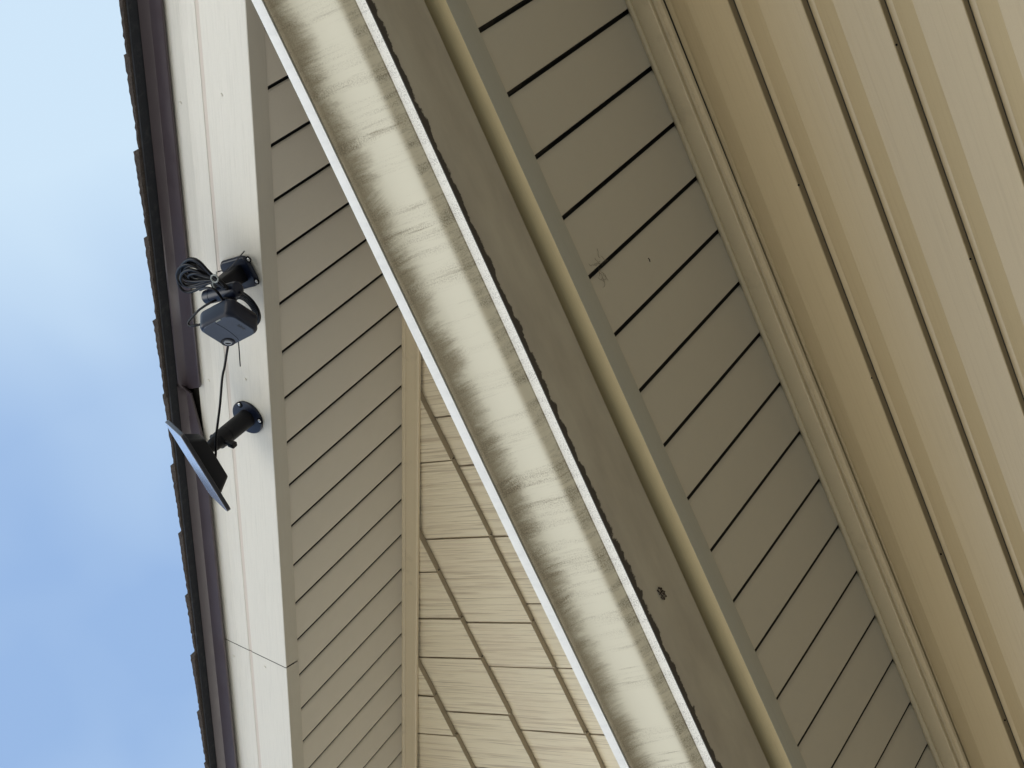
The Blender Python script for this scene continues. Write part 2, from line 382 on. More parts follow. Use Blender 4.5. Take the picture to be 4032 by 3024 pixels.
for a_, b_ in ((0.18, 0.30), (-7.5, -7.38)):
    mb = MB(); box(mb, a_, b_, 2.225, 2.40, -CAMZ+0.004, 1.36); mb.build('corner_post', M['siding_trim'], house)
    mb = MB(); box(mb, a_+0.03, b_-0.03, 2.40, 10, -CAMZ+0.004, 1.36); mb.build('side_wall', M['siding_trim'], house)

# trim between soffit and siding: bead, band, lower channel (follows the slight fall of the soffit)
def fx(x): return max(-2.3, min(0.2, x))/-2.0
def inner(x): return lerp(1.3691, 1.3589, fx(x))
XS = [XR, 0.2, -0.3, -0.8, -1.3, -1.8, -2.3, -4, -6, XL]
mb = MB(); rows = []; uvs = []
XT = [0.18, -0.3, -0.8, -1.3, -1.8, -2.3, -4, -7.38]
for x in XT:
    zi = inner(x); zb_ = lerp(1.3279, 1.3179, fx(x)); zc = lerp(1.3611, 1.3484, fx(x))
    p = [(2.2440, zi+0.004), (2.2345, zi+0.003), (2.2305, zi-0.001), (2.2300, zi-0.005), (2.2325, zc+0.0005), (2.2365, zc), (2.2352, zc-0.003), (2.2350, zb_+0.006), (2.2335, zb_+0.002), (2.2350, zb_), (2.2440, zb_+0.0005), (2.2480, zb_-0.004), (2.2470, zb_-0.011), (2.2400, zb_-0.0125), (2.2395, zb_-0.016), (2.2450, zb_-0.0175)]
    rows.append([(x, y, z) for y, z in p]); uvs.append([(x, k*0.006) for k in range(len(p))])
mb.grid(rows, uvs); mb.build('wall_trim', M['siding_trim'], house, smooth=30)

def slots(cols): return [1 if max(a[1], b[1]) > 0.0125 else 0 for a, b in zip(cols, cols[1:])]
# ---- eave soffit with V grooves every 0.1016
mb = MB(); k = -9; cols = []
while True:
    xg = -0.3244 - 0.10160*k
    if xg < XL+0.06: break
    if xg < XR-0.03:
        cols += [(xg+0.0024, 0), (xg+0.0008, 0.0006), (xg, 0.0020), (xg-0.0002, 0.0190), (xg-0.0072, 0.0195), (xg-0.0084, 0.0050), (xg-0.0115, 0.0022), (xg-0.0170, 0.0006), (xg-0.0240, 0)]
    k += 1
cols = [(XR-0.01, 0)] + cols + [(XL+0.01, 0)]
rows = []; uvs = []
for x, dz in cols:
    yo = lerp(1.8292, 1.8546, fx(x))-0.012
    rows.append([(x, lerp(yo, 2.243, s), lerp(1.3713, inner(x), s)+dz) for s in (0, 0.25, 0.5, 0.75, 1)])
    uvs.append([(x, s*0.42) for s in (0, 0.25, 0.5, 0.75, 1)])
mb.grid(rows, uvs, rowmi=slots(cols)); mb.build('eave_soffit', [M['soffit'], M['crevice_shade']], house, smooth=28)

# ---- eave fascia: wrapped board, face + return
mb = MB(); mr = MB(); r1 = []; r2 = []; q1 = []; q2 = []
for x in XS:
    yf = lerp(1.7851, 1.8167, fx(x)); ys = lerp(1.8292, 1.8546, fx(x))
    a = [(yf, 1.60), (yf, 1.45), (yf+0.0003, 1.370), (yf+0.0008, 1.3668)]
    b = [(yf+0.0008, 1.3666), (yf+0.002, 1.3660), (ys-0.001, 1.3662), (ys, 1.3668), (ys, 1.3735), (ys, 1.3800)]
    r1.append([(x, y, z) for y, z in a]); r2.append([(x, y, z) for y, z in b])
    q1.append([(x, z) for y, z in a]); q2.append([(x, y) for y, z in b])
mb.grid(r1, q1); eave = mb.build('eave_fascia', M['fascia_tan'], house, smooth=30)
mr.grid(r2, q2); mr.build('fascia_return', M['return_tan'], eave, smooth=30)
mb = MB(); box(mb, XL+0.01, XR-0.01, 1.855, 1.90, 1.385, 1.62); mb.build('sub_fascia', M['dark'], eave)

# ---- skirt roof from the gutter up to the gable wall
mb = MB()
for i in range(5):
    y0 = 1.70+i*0.12; z0 = 1.575+(y0-1.70)*SL
    rows = [[(x, y0-0.01, z0-0.002), (x, y0-0.01, z0+0.006), (x, y0+0.14, z0+0.006+0.14*SL*0.97)] for x in (XR, -1, -3, -5, XL)]
    mb.grid(rows, [[(x, q*0.1) for q in range(3)] for x in (XR, -1, -3, -5, XL)])
mb.build('skirt_roof', M['rooftop'], house, solid=0.004, off=-1)

# ---- gable wall: shake courses
def soff(x): return 1.672+drop(x)
mb = MB()
known = {0: [-1.6433+0.0, -1.4684, -1.2922, -1.1126, -0.9926, -1.8279],
         1: [-1.0896, -1.2830, -1.5091, -1.6335, -1.8177],
         2: [-1.3607, -1.4894, -1.6011, -1.7621],
         3: [-1.8250]}
butt = {0: 1.9790, 1: 2.1680, 2: 2.3630, 3: 2.5670}
rowz = []
for k in range(-1, 12):
    if k in butt: zb = butt[k]
    elif k < 0: zb = butt[0]-0.19
    else: zb = butt[3]+0.197*(k-3)
    rowz.append((k, zb))
for i, (k, zb) in enumerate(rowz):
    zt = rowz[i+1][1]+0.012 if i+1 < len(rowz) else zb+0.21
    gaps = list(known.get(k, []))
    lo, hi = (min(gaps), max(gaps)) if gaps else (-1.2, -1.2)
    x = hi
    while x < 0.15: x += random.choice((0.12, 0.17, 0.21, 0.26, 0.15)); gaps.append(min(x, 0.18))
    x = lo
    while x > -7.3: x -= random.choice((0.12, 0.17, 0.21, 0.26, 0.15, 0.19)); gaps.append(max(x, -7.38))
    gaps = sorted(set(gaps))
    for a, b in zip(gaps, gaps[1:]):
        if b-a < 0.02: continue
        a += 0.0022; b -= 0.0022
        dzb = random.uniform(-0.0028, 0.0028); dy = random.uniform(-0.0012, 0.0012); tl = random.uniform(-0.0015, 0.0015)
        n = 7; bot = []; 
        for j in range(n+1):
            xx = lerp(a, b, j/n); lim = soff(xx)+0.05
            bot.append((xx, min(zb+dzb+tl*(j/n-.5)*2+random.uniform(-0.0004, 0.0004), lim), min(zt, lim+0.001)))
        if max(z2-z1 for _, z1, z2 in bot) < 0.004: continue
        yb, yt = 2.2130+dy, 2.2290+dy
        uo = random.uniform(0, 30); vo = random.uniform(0, 30)
        vs = []; us = []
        for xx, z1, z2 in bot:
            fr = (z1-zb)/0.2
            y1 = lerp(yb, yt, max(0, min(1, fr))); y2 = lerp(yb, yt, max(0, min(1, (z2-zb)/0.2)))
            vs += [(xx, y1, z1), (xx, y2, z2)]; us += [(xx+uo, z1+vo), (xx+uo, z2+vo)]
        fs = [(2*j, 2*j+2, 2*j+3, 2*j+1) for j in range(n)]
        mb.add(vs, fs, us, 0)
        mb.add([(xx+(-0.004 if j == 0 else 0.004 if j == n else 0), lerp(yb, yt, max(0, min(1, (zz-zb)/0.2)))+0.0055, zz+(0.0006 if q_ == 0 else 0)) for j, (xx, z1, z2) in enumerate(bot) for q_, zz in enumerate((z1, z2))], fs, us, 0)
        # butt edge and the two side edges
        th = 0.0165
        vs = []; 
        for xx, z1, z2 in bot: vs += [(xx, yb, z1), (xx, yb+th, z1+0.0012)]
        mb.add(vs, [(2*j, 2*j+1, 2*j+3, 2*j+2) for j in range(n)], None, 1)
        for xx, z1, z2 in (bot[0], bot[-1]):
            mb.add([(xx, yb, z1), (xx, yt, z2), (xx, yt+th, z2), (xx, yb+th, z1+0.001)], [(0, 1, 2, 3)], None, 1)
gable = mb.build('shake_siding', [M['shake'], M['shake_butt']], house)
# backing behind the shakes
mb = MB()
xs = [0.18, XP, -7.38]
fr = [(x, 2.2300, max(soff(x)+0.05, 1.5)) for x in xs]; bk = [(x, 2.34, z) for x, y, z in fr]
lo = [(0.18, 2.2300, 1.40), (-7.38, 2.2300, 1.40)]; lb = [(0.18, 2.34, 1.40), (-7.38, 2.34, 1.40)]
vs = fr+bk+lo+lb
mb.add(vs, [(0, 1, 2, 7, 6), (3, 8, 9, 5, 4), (0, 3, 4, 1), (1, 4, 5, 2), (6, 7, 9, 8), (0, 6, 8, 3), (2, 5, 9, 7)])
mb.build('gable_backing', M['shake_butt'], gable)

# ---- gable rake
RX = [XR, 0.2, -0.3, -0.8, -1.3, -1.8, -2.4, -3.0, XP, -4.2, -5.2, -6.2, XL]
def cc(cA, cB, x): 
    t = -x/1.55; t = max(-0.3, min(1.3, t)); return lerp(cA, cB, t)
# trim on the wall
mb = MB(); rows = []; uvs = []
for x in RX:
    if x > 0.18 or x < -7.38: continue
    d = drop(x)
    p = [(2.2200, 1.676), (2.2080, 1.6755), (2.2060, 1.6715), (2.2062, 1.6665), (2.2095, 1.6625), (2.2065, 1.6605), (2.2060, 1.6330), (2.2035, 1.6310), (2.2030, 1.6250), (2.2045, 1.6230), (2.2110, 1.6225), (2.2150, 1.6260), (2.2200, 1.6300)]
    rows.append([(x, y, z+d) for y, z in p]); uvs.append([(x, k*0.006) for k in range(len(p))])
mb.grid(rows, uvs); mb.build('gable_trim', M['siding_trim'], gable, smooth=30)

# soffit of the rake
mb = MB(); cols = []; k = -16
while True:
    xg = -0.8087-0.08820*k
    if xg < XP-0.02: break
    if xg < XR-0.03: cols += [(xg+0.0024, 0), (xg+0.0008, 0.0006), (xg, 0.0020), (xg-0.0002, 0.0140), (xg-0.0044, 0.0145), (xg-0.0060, 0.0042), (xg-0.0090, 0.0016), (xg-0.0135, 0.0005), (xg-0.0190, 0)]
    k += 1
cols = [c for c in cols if c[0] > XP+0.02]
cols = [(XR-0.005, 0)]+cols+[(XP, 0)]+[(2*XP-x, dz) for x, dz in reversed(cols)]+[(XL+0.005, 0)]
rows = []; uvs = []
for x, dz in cols:
    rows.append([(x, lerp(1.800, 2.216, s), 1.672+drop(x)+dz) for s in (0, 0.33, 0.66, 1)]); uvs.append([(x, s*0.42) for s in (0, .33, .66, 1)])
mb.grid(rows, uvs, rowmi=slots(cols)); rs = mb.build('gable_soffit', [M['soffit'], M['crevice_shade']], house, smooth=28)

# white rake fascia: two lengths with a square-cut lap between them
def rakeprof(x, dy=0.0):
    Y = 1.766+dy
    zb = Y*cc(0.9432, 0.9417, x); zg = Y*cc(1.0062, 1.0010, x); zf = Y*cc(1.0300, 1.0235, x); zt = Y*cc(1.0530, 1.0448, x)+0.001
    face = [(Y+0.0012, zb), (Y+0.0002, zb+0.0012), (Y, zb+0.003), (Y, zg-0.0050), (Y+0.0009, zg-0.0040), (Y+0.0009, zg+0.0034), (Y, zg+0.0046),
            (Y, zf-0.0030), (Y+0.0004, zf-0.0018), (Y+0.0004, zf+0.0006), (Y, zf+0.0020), (Y, zt)]
    ret = [(Y+0.0012, zb), (Y+0.003, 1.6668), (1.808, 1.6672), (1.8115, 1.6680), (1.8120, 1.6740), (1.8120, 1.6800)]
    return face, ret
JX = -1.2854
def rake_piece(x0, x1, xs, dy, cut0, cut1, name, parent):
    mbf, mbr = MB(), MB(); rf, rr, uf, ur = [], [], [], []
    st = [x0]+[x for x in xs if x1 < x < x0]+[x1]
    base = 1.664
    for x in st:
        f, r = rakeprof(x, dy); a, b, ua, ub = [], [], [], []
        for lst, o, uo, isr in ((f, a, ua, 0), (r, b, ub, 1)):
            for y, z in lst:
                cut = (cut0 if x == x0 else cut1 if x == x1 else 0)
                xx = x + (0.435*(z-base) if cut and not isr else 0) - (0.30*(y-1.767) if cut and isr else 0)
                o.append((xx, y, z+drop(xx))); uo.append((xx, y if isr else z))
        rf.append(a); rr.append(b); uf.append(ua); ur.append(ub)
    mbf.grid(rf, uf)
    for q in range(len(mbf.mi)):
        if q % 11 in (4,): mbf.mi[q] = 1
    o = mbf.build(name, [M['rake_white'], M['groove']], parent, smooth=25)
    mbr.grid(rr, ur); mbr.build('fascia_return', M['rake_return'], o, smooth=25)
    return o
fa = rake_piece(XR, JX+0.0020, RX, 0.0, 0, 1, 'gable_fascia', house)
fb = rake_piece(JX-0.0012, XP, RX, 0.0011, 1, 0, 'gable_fascia', house)
fc = rake_piece(XP-0.0002, XL, RX, 0.0, 0, 0, 'gable_fascia', house)
mb = MB(); rows = []
for x in RX:
    d = drop(x); p = [(1.7735, 1.668), (1.7735, 1.880), (1.800, 1.880), (1.800, 1.674)]
    rows.append([(x, y, z+d) for y, z in p])
mb.grid(rows, close=True); mb.build('rake_board', M['dark'], house)
# fixing nails in the white fascia, in pairs
for px, py in ((712, 405), (873, 373), (822, 1498), (967, 1493), (922, 2584), (1044, 2625)):
    mb = MB(); Y = 1.766 if py < 2500 else 1.7671
    lathe(mb, at(px, py, Y+0.0006), (0, -1, 0), [(0, 0.0030), (0.0010, 0.0030), (0.0017, 0.0022), (0.0020, 0.0010)], 14)
    mb.build('nail', M['rake_white'], fa if py < 2500 else fb, smooth=50)

# brown drip edge: two lengths; the upper one is bent up at its lower end
XD = -0.6262
mb = MB(); rows = []; uvs = []
def dripprof(x, lift=0.0, cut=0.0):
    zb = 1.757*cc(1.0530, 1.0448, x)+lift
    z1 = 1.757*cc(1.0710, 1.0660, x); z2 = 1.746*cc(1.0850, 1.0810, x)
    z1 = max(z1, zb+0.003)
    return [(1.7640, zb+0.0030), (1.7605, zb+0.0004), (1.7570, zb), (1.7558, zb+0.0014), (1.7565, zb+0.0040), (1.7570, z1-0.001), (1.7560, z1+0.0008), (1.7475, z2-0.001), (1.7450, z2+0.001), (1.7560, z2+0.004), (1.790, z2+0.005)]
for x in [q for q in RX if q > XD]+[XD-0.020]:
    p = dripprof(x)
    rows.append([(x, y+0.0012, z+drop(x)) for y, z in p]); uvs.append([(x, z) for y, z in p])
mb.grid(rows, uvs); dr = mb.build('drip_edge', M['drip'], house, smooth=25, solid=0.0006)
mb = MB(); rows = []; uvs = []
for x in [XD-0.004, XD-0.009, XD-0.017, XD-0.026, XD-0.032, XD-0.045, XD-0.07, XD-0.10, XD-0.135]+[q for q in RX if q < XD-0.15]:
    s = XD-x
    lift = 0.026*max(0, 1-s/0.140) + (0.020*max(0, 1-(s-0.004)/0.026) if s < 0.030 else 0) - (0.003 if 0.024 < s < 0.03 else 0)
    p = dripprof(x, lift)
    rows.append([(x, y-0.0012-0.004*max(0, 1-s/0.12)*(1 if j < 6 else 0), z+drop(x)) for j, (y, z) in enumerate(p)]); uvs.append([(x, z) for y, z in p])
mb.grid(rows, uvs); dr2 = mb.build('drip_edge', M['drip'], house, smooth=25, solid=0.0006)
tag(dr2, 'upper drip edge with its lower corner bent away from the fascia')

# ---- main roof: deck slab and shingle courses
mb = MB(); rows = []
for x in RX:
    d = drop(x); rows.append([(x, y, z+d) for y, z in ((1.800, 1.885), (1.800, 1.892), (10.0, 1.892), (10.0, 1.70), (1.9, 1.70), (1.9, 1.885))])
mb.grid(rows, close=True); roof = mb.build('roof', M['dark'], house)
mb = MB()   # starter strip: the flat dark underside that overhangs the metal
rows = []; uvs = []
for x in RX:
    d = drop(x); 
    c1 = 1.746*cc(1.0855, 1.0820, x)
    p = [(1.760, c1+0.0020), (1.7445, c1+0.0018), (1.7265, c1+0.0026), (1.7258, c1+0.0060), (1.760, c1+0.0065)]
    rows.append([(x, y, z+d) for y, z in p]); uvs.append([(x, y) for y, z in p])
mb.grid(rows, uvs); mb.build('starter_strip', M['under'], roof)
mb = MB()
steps = [-0.056-0.14466*k for k in range(-5, 25)]
def jit(a): return random.uniform(-a, a)
def shingle_course(xa, xb, mirror):
    n = 24; oy = 1.7210+jit(0.0028); rows = []
    for j in range(n+1):
        x = lerp(xa, xb, j/n)                       # xa = butt end (lower), xb = upper end
        s = j/n
        c1 = 1.746*cc(1.0855, 1.0820, x)
        h = lerp(0.0165, 0.0055, s)+jit(0.0008)
        yo = oy+jit(0.0010); zb0 = c1+0.0040+0.4*h*(1-s)
        X = 2*XP-x if mirror else x
        d = -SL*x
        rows.append([(X, 1.90, c1+0.004+d), (X, yo+0.0035, c1+0.0058+d), (X, yo+jit(.0006), c1+0.0075+d), (X, yo-0.0006+jit(.0006), c1+0.0065+h*0.75+d), (X, yo+0.0022, c1+0.0070+h+d), (X, 1.90, c1+0.0072+h+d), (X, 10.0, c1+0.0072+h+d)])
    if mirror: rows = rows[::-1]
    mb.grid(rows)
    n_ = len(rows[0]); e = rows[0] if not mirror else rows[-1]
    mb.add(e, [tuple(range(n_)) if not mirror else tuple(range(n_))[::-1]])
for mir in (False, True):
    for xa in steps:
        if xa > XR+0.02 or xa < XP: continue
        xb = max(xa-0.14466-0.004, XP); shingle_course(min(xa, XR+0.012)+jit(0.002), xb, mir)
mb.build('shingles', M['shingle'], roof)
mb = MB(); 
rows = [[(XP+dx, y, 1.921+drop(XP)-abs(dx)*SL+0.008) for dx in (-0.15, 0, 0.15)] for y in (1.716, 3, 6, 10)]
mb.grid(rows); mb.build('ridge_cap', M['shingle'], roof, solid=0.006)
# back gable wall, to close the house
mb = MB(); box(mb, -7.4, 0.2, 9.6, 9.7, -CAMZ+0.004, 1.4)
mb.add([(0.2, 9.65, 1.4), (-7.4, 9.65, 1.4), (XP, 9.65, 1.7+drop(XP))], [(0, 1, 2)]); mb.build('back_wall', M['siding'], house)

# ------------------------------------------------------------------ gutter
gut = thing('gutter', 'cream metal gutter with black mildew streaks hung along the lower eave', 'gutter', (-1, 1.70, 1.40))
OG = [(0.02, 0.014), (0.13, 0.052), (0.235, 0.098), (0.275, 0.125), (0.305, 0.165), (0.335, 0.225), (0.37, 0.31), (0.41, 0.41), (0.45, 0.51), (0.495, 0.61), (0.55, 0.72), (0.64, 0.81), (0.76, 0.885), (0.89, 0.95)]
def gutprof(x):
    t = fx(x)
    fy, fz = lerp(1.6695, 1.6797, t), lerp(1.4000, 1.4110, t)
    sz = lerp(1.4176, 1.4303, t); ly = lerp(1.605, 1.617, t); l0 = lerp(1.5135, 1.5256, t); l1 = lerp(1.5320, 1.5443, t)
    q = 0.9915; by, bz = lerp(1.7830, 1.8147, t)*q, lerp(1.3998, 1.4110, t)*q
    fy *= q; fz *= q; sz *= q; ly *= q; l0 *= q; l1 *= q
    P = [(by, bz+0.10), (by, bz), (lerp(by, fy, 0.5), bz+0.0004), (fy+0.003, fz), (fy+0.0008, fz+0.0006), (fy, fz+0.0028), (fy, sz-0.0016), (fy+0.0004, sz)]
    V = [-0.10, 0, GB*0.5, GB-0.003, GB-0.0006, GB+0.0018, GS-0.0016, GS]
    for a, b in OG:
        P.append((lerp(fy, ly, a), lerp(sz, l0, b)))
    P.append((ly+0.0014, l0-0.0005)); n = len(OG)+1; tot = 0; pts = P[7:]; acc = []
    for p, q in zip(pts, pts[1:]): tot += math.dist(p, q); acc.append(tot)
    V += [GS+(GL-GS)*a/tot for a in acc]
    return P, V, (ly, l0, l1)
GX = [XR-0.02]+[0.4-0.15*i for i in range(24)]+[-4, -5, -6, -7, XL+0.02]
rows = []; uvs = []; lr = []; lu = []
for x in GX:
    P, V, (ly, l0, l1) = gutprof(x)
    wob = 0.0006*math.sin(x*5.1)+0.0004*math.sin(x*13.7+1)
    bow = 0.0035*math.sin(math.pi*max(0, min(1, -x/2.0)))
    rows.append([(x, y, z+wob) for y, z in P]); uvs.append([(x, v) for v in V])
    lip = [(ly-0.0004, l0+0.0004), (ly-0.0008, l0+0.0016), (ly-0.0008-bow*0.3, l1-0.0012), (ly-0.0002, l1), (ly+0.012, l1+0.001), (ly+0.0135, l1-0.001), (ly+0.0130, l1-0.010)]
    lr.append([(x, y, z+wob) for y, z in lip]); lu.append([(x, k*0.006) for k in range(len(lip))])
mb = MB(); mb.grid(rows, uvs); mb.build('trough', M['gutter'], gut, smooth=24, solid=0.0007, off=-1)
mb = MB(); mb.grid(lr, lu); mb.build('lip', M['lip'], gut, smooth=24, solid=0.0007, off=-1)
for x in (XR-0.02, XL+0.02):
    P, V, (ly, l0, l1) = gutprof(x); pp = [(x, y, z) for y, z in P]+[(x, ly+0.0014, l1)]
    mb = MB(); mb.add(pp, [tuple(range(len(pp)))]); mb.build('end_cap', M['lip'], gut, solid=0.001)
for i in range(9):
    x = 0.3-0.8*i; P, V, (ly, l0, l1) = gutprof(x); mb = MB(); box(mb, x-0.012, x+0.012, ly+0.004, P[0][0]-0.002, l1-0.018, l1-0.012); mb.build('hanger', M['lip'], gut)

# husk stuck under the gutter
c0 = atz(2605, 2337, 1.4040)
zb = gutprof(c0.x)[0][2][1]; c0 = atz(2605, 2337, zb-0.0015)
ax = (atz(2622, 2362, zb)-atz(2590, 2312, zb)).normalized(); sd_ = UP.cross(ax)
mb = MB(); random.seed(3)
for i in range(60):
    s = random.uniform(-1, 1); w = math.sqrt(max(0, 1-s*s*0.8))*random.uniform(-1, 1)
    p = c0+ax*s*0.0105+sd_*w*0.0056+Vector((0, 0, random.uniform(-0.0022, 0.0012))); r = random.uniform(0.0008, 0.0022)
    d = Vector((random.uniform(-1, 1), random.uniform(-1, 1), random.uniform(-.4, .4)))
    lathe(mb, p-d.normalized()*r, d, [(0, 0), (r*0.6, r*0.9), (r*1.3, r*0.9), (r*2, 0)], 6)
hk = mb.build('insect_husk', M['husk']); tag(hk, 'small dark dried insect cocoon stuck to the flat underside of the gutter', 'insect cocoon')
mb = MB(); p0, p1 = atz(2551, 1016, 1.3690), atz(2559, 1031, 1.3690)
tube(mb, [p0, (p0+p1)/2+Vector((0.0008, 0.0004, -0.001)), p1], 0.0009, 8)
tag(mb.build('tiny_insect', M['husk']), 'thin dark speck-like insect clinging to a grooved panel under the lower eave', 'insect')
def strands(name, ctr, R0, n, par, plane):
    mb = MB()
    for i in range(n):
        a = random.uniform(0, 6.28); p = ctr+Vector((random.uniform(-1, 1)*R0, random.uniform(-1, 1)*R0*0.6, 0)) if plane == 'h' else ctr+Vector((random.uniform(-1, 1)*R0, 0, random.uniform(-1, 1)*R0*0.5))
        pts = [p]
        for j in range(4):
            a += random.uniform(-1.1, 1.1); st = random.uniform(0.003, 0.006)
            d = Vector((math.cos(a), math.sin(a), 0)) if plane == 'h' else Vector((math.cos(a), 0, math.sin(a)))
            pts.append(pts[-1]+d*st)
        tube(mb, pts, 0.00025, 5, False, 3)
    return mb.build(name, M['web'], par)
random.seed(21)
gs_ = [o for o in house.children if o.name.startswith('eave_soffit')][0]; wt_ = [o for o in house.children if o.name.startswith('wall_trim')][0]
strands('cobweb', atz(2375, 1065, 1.3695), 0.020, 14, gs_, 'h')
# weep holes and specks on the siding
for px, py in ((3530, 176), (3821, 1019), (3431, 1488), (3145, 728), (3705, 2181), (3957, 2835)):
    mb = MB(); lathe(mb, at(px, py, 2.2345), (0, -1, -0.3), [(0, 0.0018), (0.0012, 0.0018), (0.0016, 0.0012)], 10); mb.build('weep_hole', M['void'], sid)

# ------------------------------------------------------------------ security camera on the white fascia
YF = 1.766
random.seed(11)
pc = at(951, 1070, YF)
seccam = thing('security_camera', 'black square outdoor security camera on a wall bracket screwed to the white gable trim', 'security camera', pc)
Xw, Yw, Zw = Vector((1, 0, 0)), Vector((0, 1, 0)), Vector((0, 0, 1))
mb = MB(); prism(mb, pc+Vector((0, -0.0105, 0)), Zw, Xw, Yw, 0.070, 0.058, 0.010, 0.014, 0.004)
mount = mb.build('mounting_plate', M['body'], seccam, smooth=35)
for px, py in ((978, 1022), (1010, 1108)):
    c = at(px, py, YF-0.0112); mb = MB(); lathe(mb, c+Vector((0, 0.0012, 0)), (0, -1, 0), [(0, 0.0058), (0.0014, 0.0058), (0.0015, 0.0040)], 20)
    mb.build('screw_recess', M['void'], mount)
    mb = MB(); lathe(mb, c+Vector((0, 0.0010, 0)), (0, -1, 0), [(0, 0.0034), (0.0014, 0.0032), (0.0026, 0.0018)], 16); mb.build('screw', M['steel'], mount, smooth=40)
aend = pc+Vector((0.004, -0.064, -0.002))
mb = MB(); prism(mb, pc+Vector((0, -0.008, 0)), Zw, Xw, -Yw, 0.036, 0.032, 0.056, 0.006, 0.002, taper=0.74); mb.build('arm', M['black'], seccam, smooth=35)
k0, k1 = at(808, 1172, 1.694), at(940, 1136, 1.694)
mb = MB(); ka = (k1-k0).normalized(); kl = (k1-k0).length
lathe(mb, k0, ka, [(0, 0.006), (0.002, 0.0098), (0.005, 0.0122), (0.020, 0.0130), (0.0206, 0.0122), (0.0214, 0.0130), (kl-0.008, 0.0138), (kl-0.002, 0.0125), (kl, 0.009)], 32)
mb.build('pivot', M['body'], seccam, smooth=30)
U = c2w(38.8, 28.3, 50.4).normalized(); Vv = c2w(53, -24, -27.3); Vv = (Vv-U*Vv.dot(U)).normalized()
Wd = U.cross(Vv).normalized()
if Wd.dot(c2w(-3.6, -30.7, 20)) < 0: Wd = -Wd
fcn = at(901, 1303, 1.641)
mb = MB(); prism(mb, fcn, U, Vv, Wd, 0.0745, 0.0745, 0.0345, 0.0155, 0.0055)
shell = mb.build('shell', M['body'], seccam, smooth=35)
mb = MB(); prism(mb, fcn-Wd*0.0012, U, Vv, Wd, 0.0665, 0.0665, 0.003, 0.0145, 0.0010); cover = mb.build('cover', M['face'], seccam, smooth=35)
mb = MB(); cyl(mb, fcn+Wd*0.034, fcn+Wd*0.062, 0.0125, 0.0105); prism(mb, fcn+Wd*0.055, U, Vv, Wd, 0.022, 0.022, 0.018, 0.009, 0.003)
mb.build('ball_joint', M['black'], seccam, smooth=35)
ff = fcn-Wd*0.0012
def fp(u, v, h=0.0): return ff+U*(u*0.0745-0.03725)+Vv*(v*0.0745-0.03725)-Wd*h
mb = MB(); tube(mb, [fp(0.06, 0.50), fp(0.3, 0.515), fp(0.55, 0.505), fp(0.78, 0.47), fp(0.88, 0.44)], 0.00040, 6)
mb.build('seam', M['void'], cover)
mb = MB(); prism(mb, fp(0.055, 0.60, 0.0006), U, Vv, Wd, 0.0015, 0.010, 0.002, 0.0006, 0.0002); mb.build('status_tab', M['tie'], cover)
lc = fp(0.785, 0.215)
mb = MB(); lathe(mb, lc+Wd*0.003, -Wd, [(0, 0.0118), (0.0034, 0.0118), (0.0036, 0.0112), (0.0034, 0.0106), (0.0010, 0.0104)], 36, cap=False); ringo = mb.build('lens_housing', M['black'], seccam, smooth=30)
mb = MB(); lathe(mb, lc, -Wd, [(-0.001, 0.0102), (0.0006, 0.0102), (0.0014, 0.0098), (0.0014, 0.0086), (0.0002, 0.0084)], 36)
mb.build('outer_ring', M['body'], ringo, smooth=30)
mb = MB(); lathe(mb, lc, -Wd, [(0, 0.0070), (0.0016, 0.0070), (0.0022, 0.0064), (0.0022, 0.001)], 36); mb.build('inner_ring', M['ring'], ringo, smooth=30)
# D-shaped dark opening
dn = (Vv+U*-1).normalized(); du = (U+Vv).normalized()
pts = []
for k in range(13):
    a = math.radians(-168+156*k/12); pts.append(lc+du*0.0050*math.cos(a)+dn*(0.0046*math.sin(a)+0.0014)-Wd*0.0024)
mb = MB(); mb.add(pts, [tuple(range(13))]); mb.build('slot', M['void'], ringo, solid=0.0002)
# small printed name along the cover's upper edge
tb = bpy.data.curves.new('printed_name', 'FONT'); tb.body = 'blink'; tb.size = 0.0088; tb.extrude = 0.00012; tb.align_x = 'CENTER'
to = bpy.data.objects.new('printed_name', tb); C.objects.link(to)
bpy.context.view_layer.update()
tmesh = bpy.data.meshes.new_from_object(to); bpy.data.objects.remove(to)
o3 = fp(0.56, 0.78, 0.0002)+Vector((0, 0, CAMZ))
Mx = Matrix(((U.x, Vv.x, -Wd.x, o3.x), (U.y, Vv.y, -Wd.y, o3.y), (U.z, Vv.z, -Wd.z, o3.z), (0, 0, 0, 1)))
tmesh.transform(Mx); tmesh.materials.clear(); tmesh.materials.append(M['text'])
to = bpy.data.objects.new('printed_name', tmesh); C.objects.link(to); to.parent = cover; to.matrix_parent_inverse = Matrix.Translation(-cover.location)

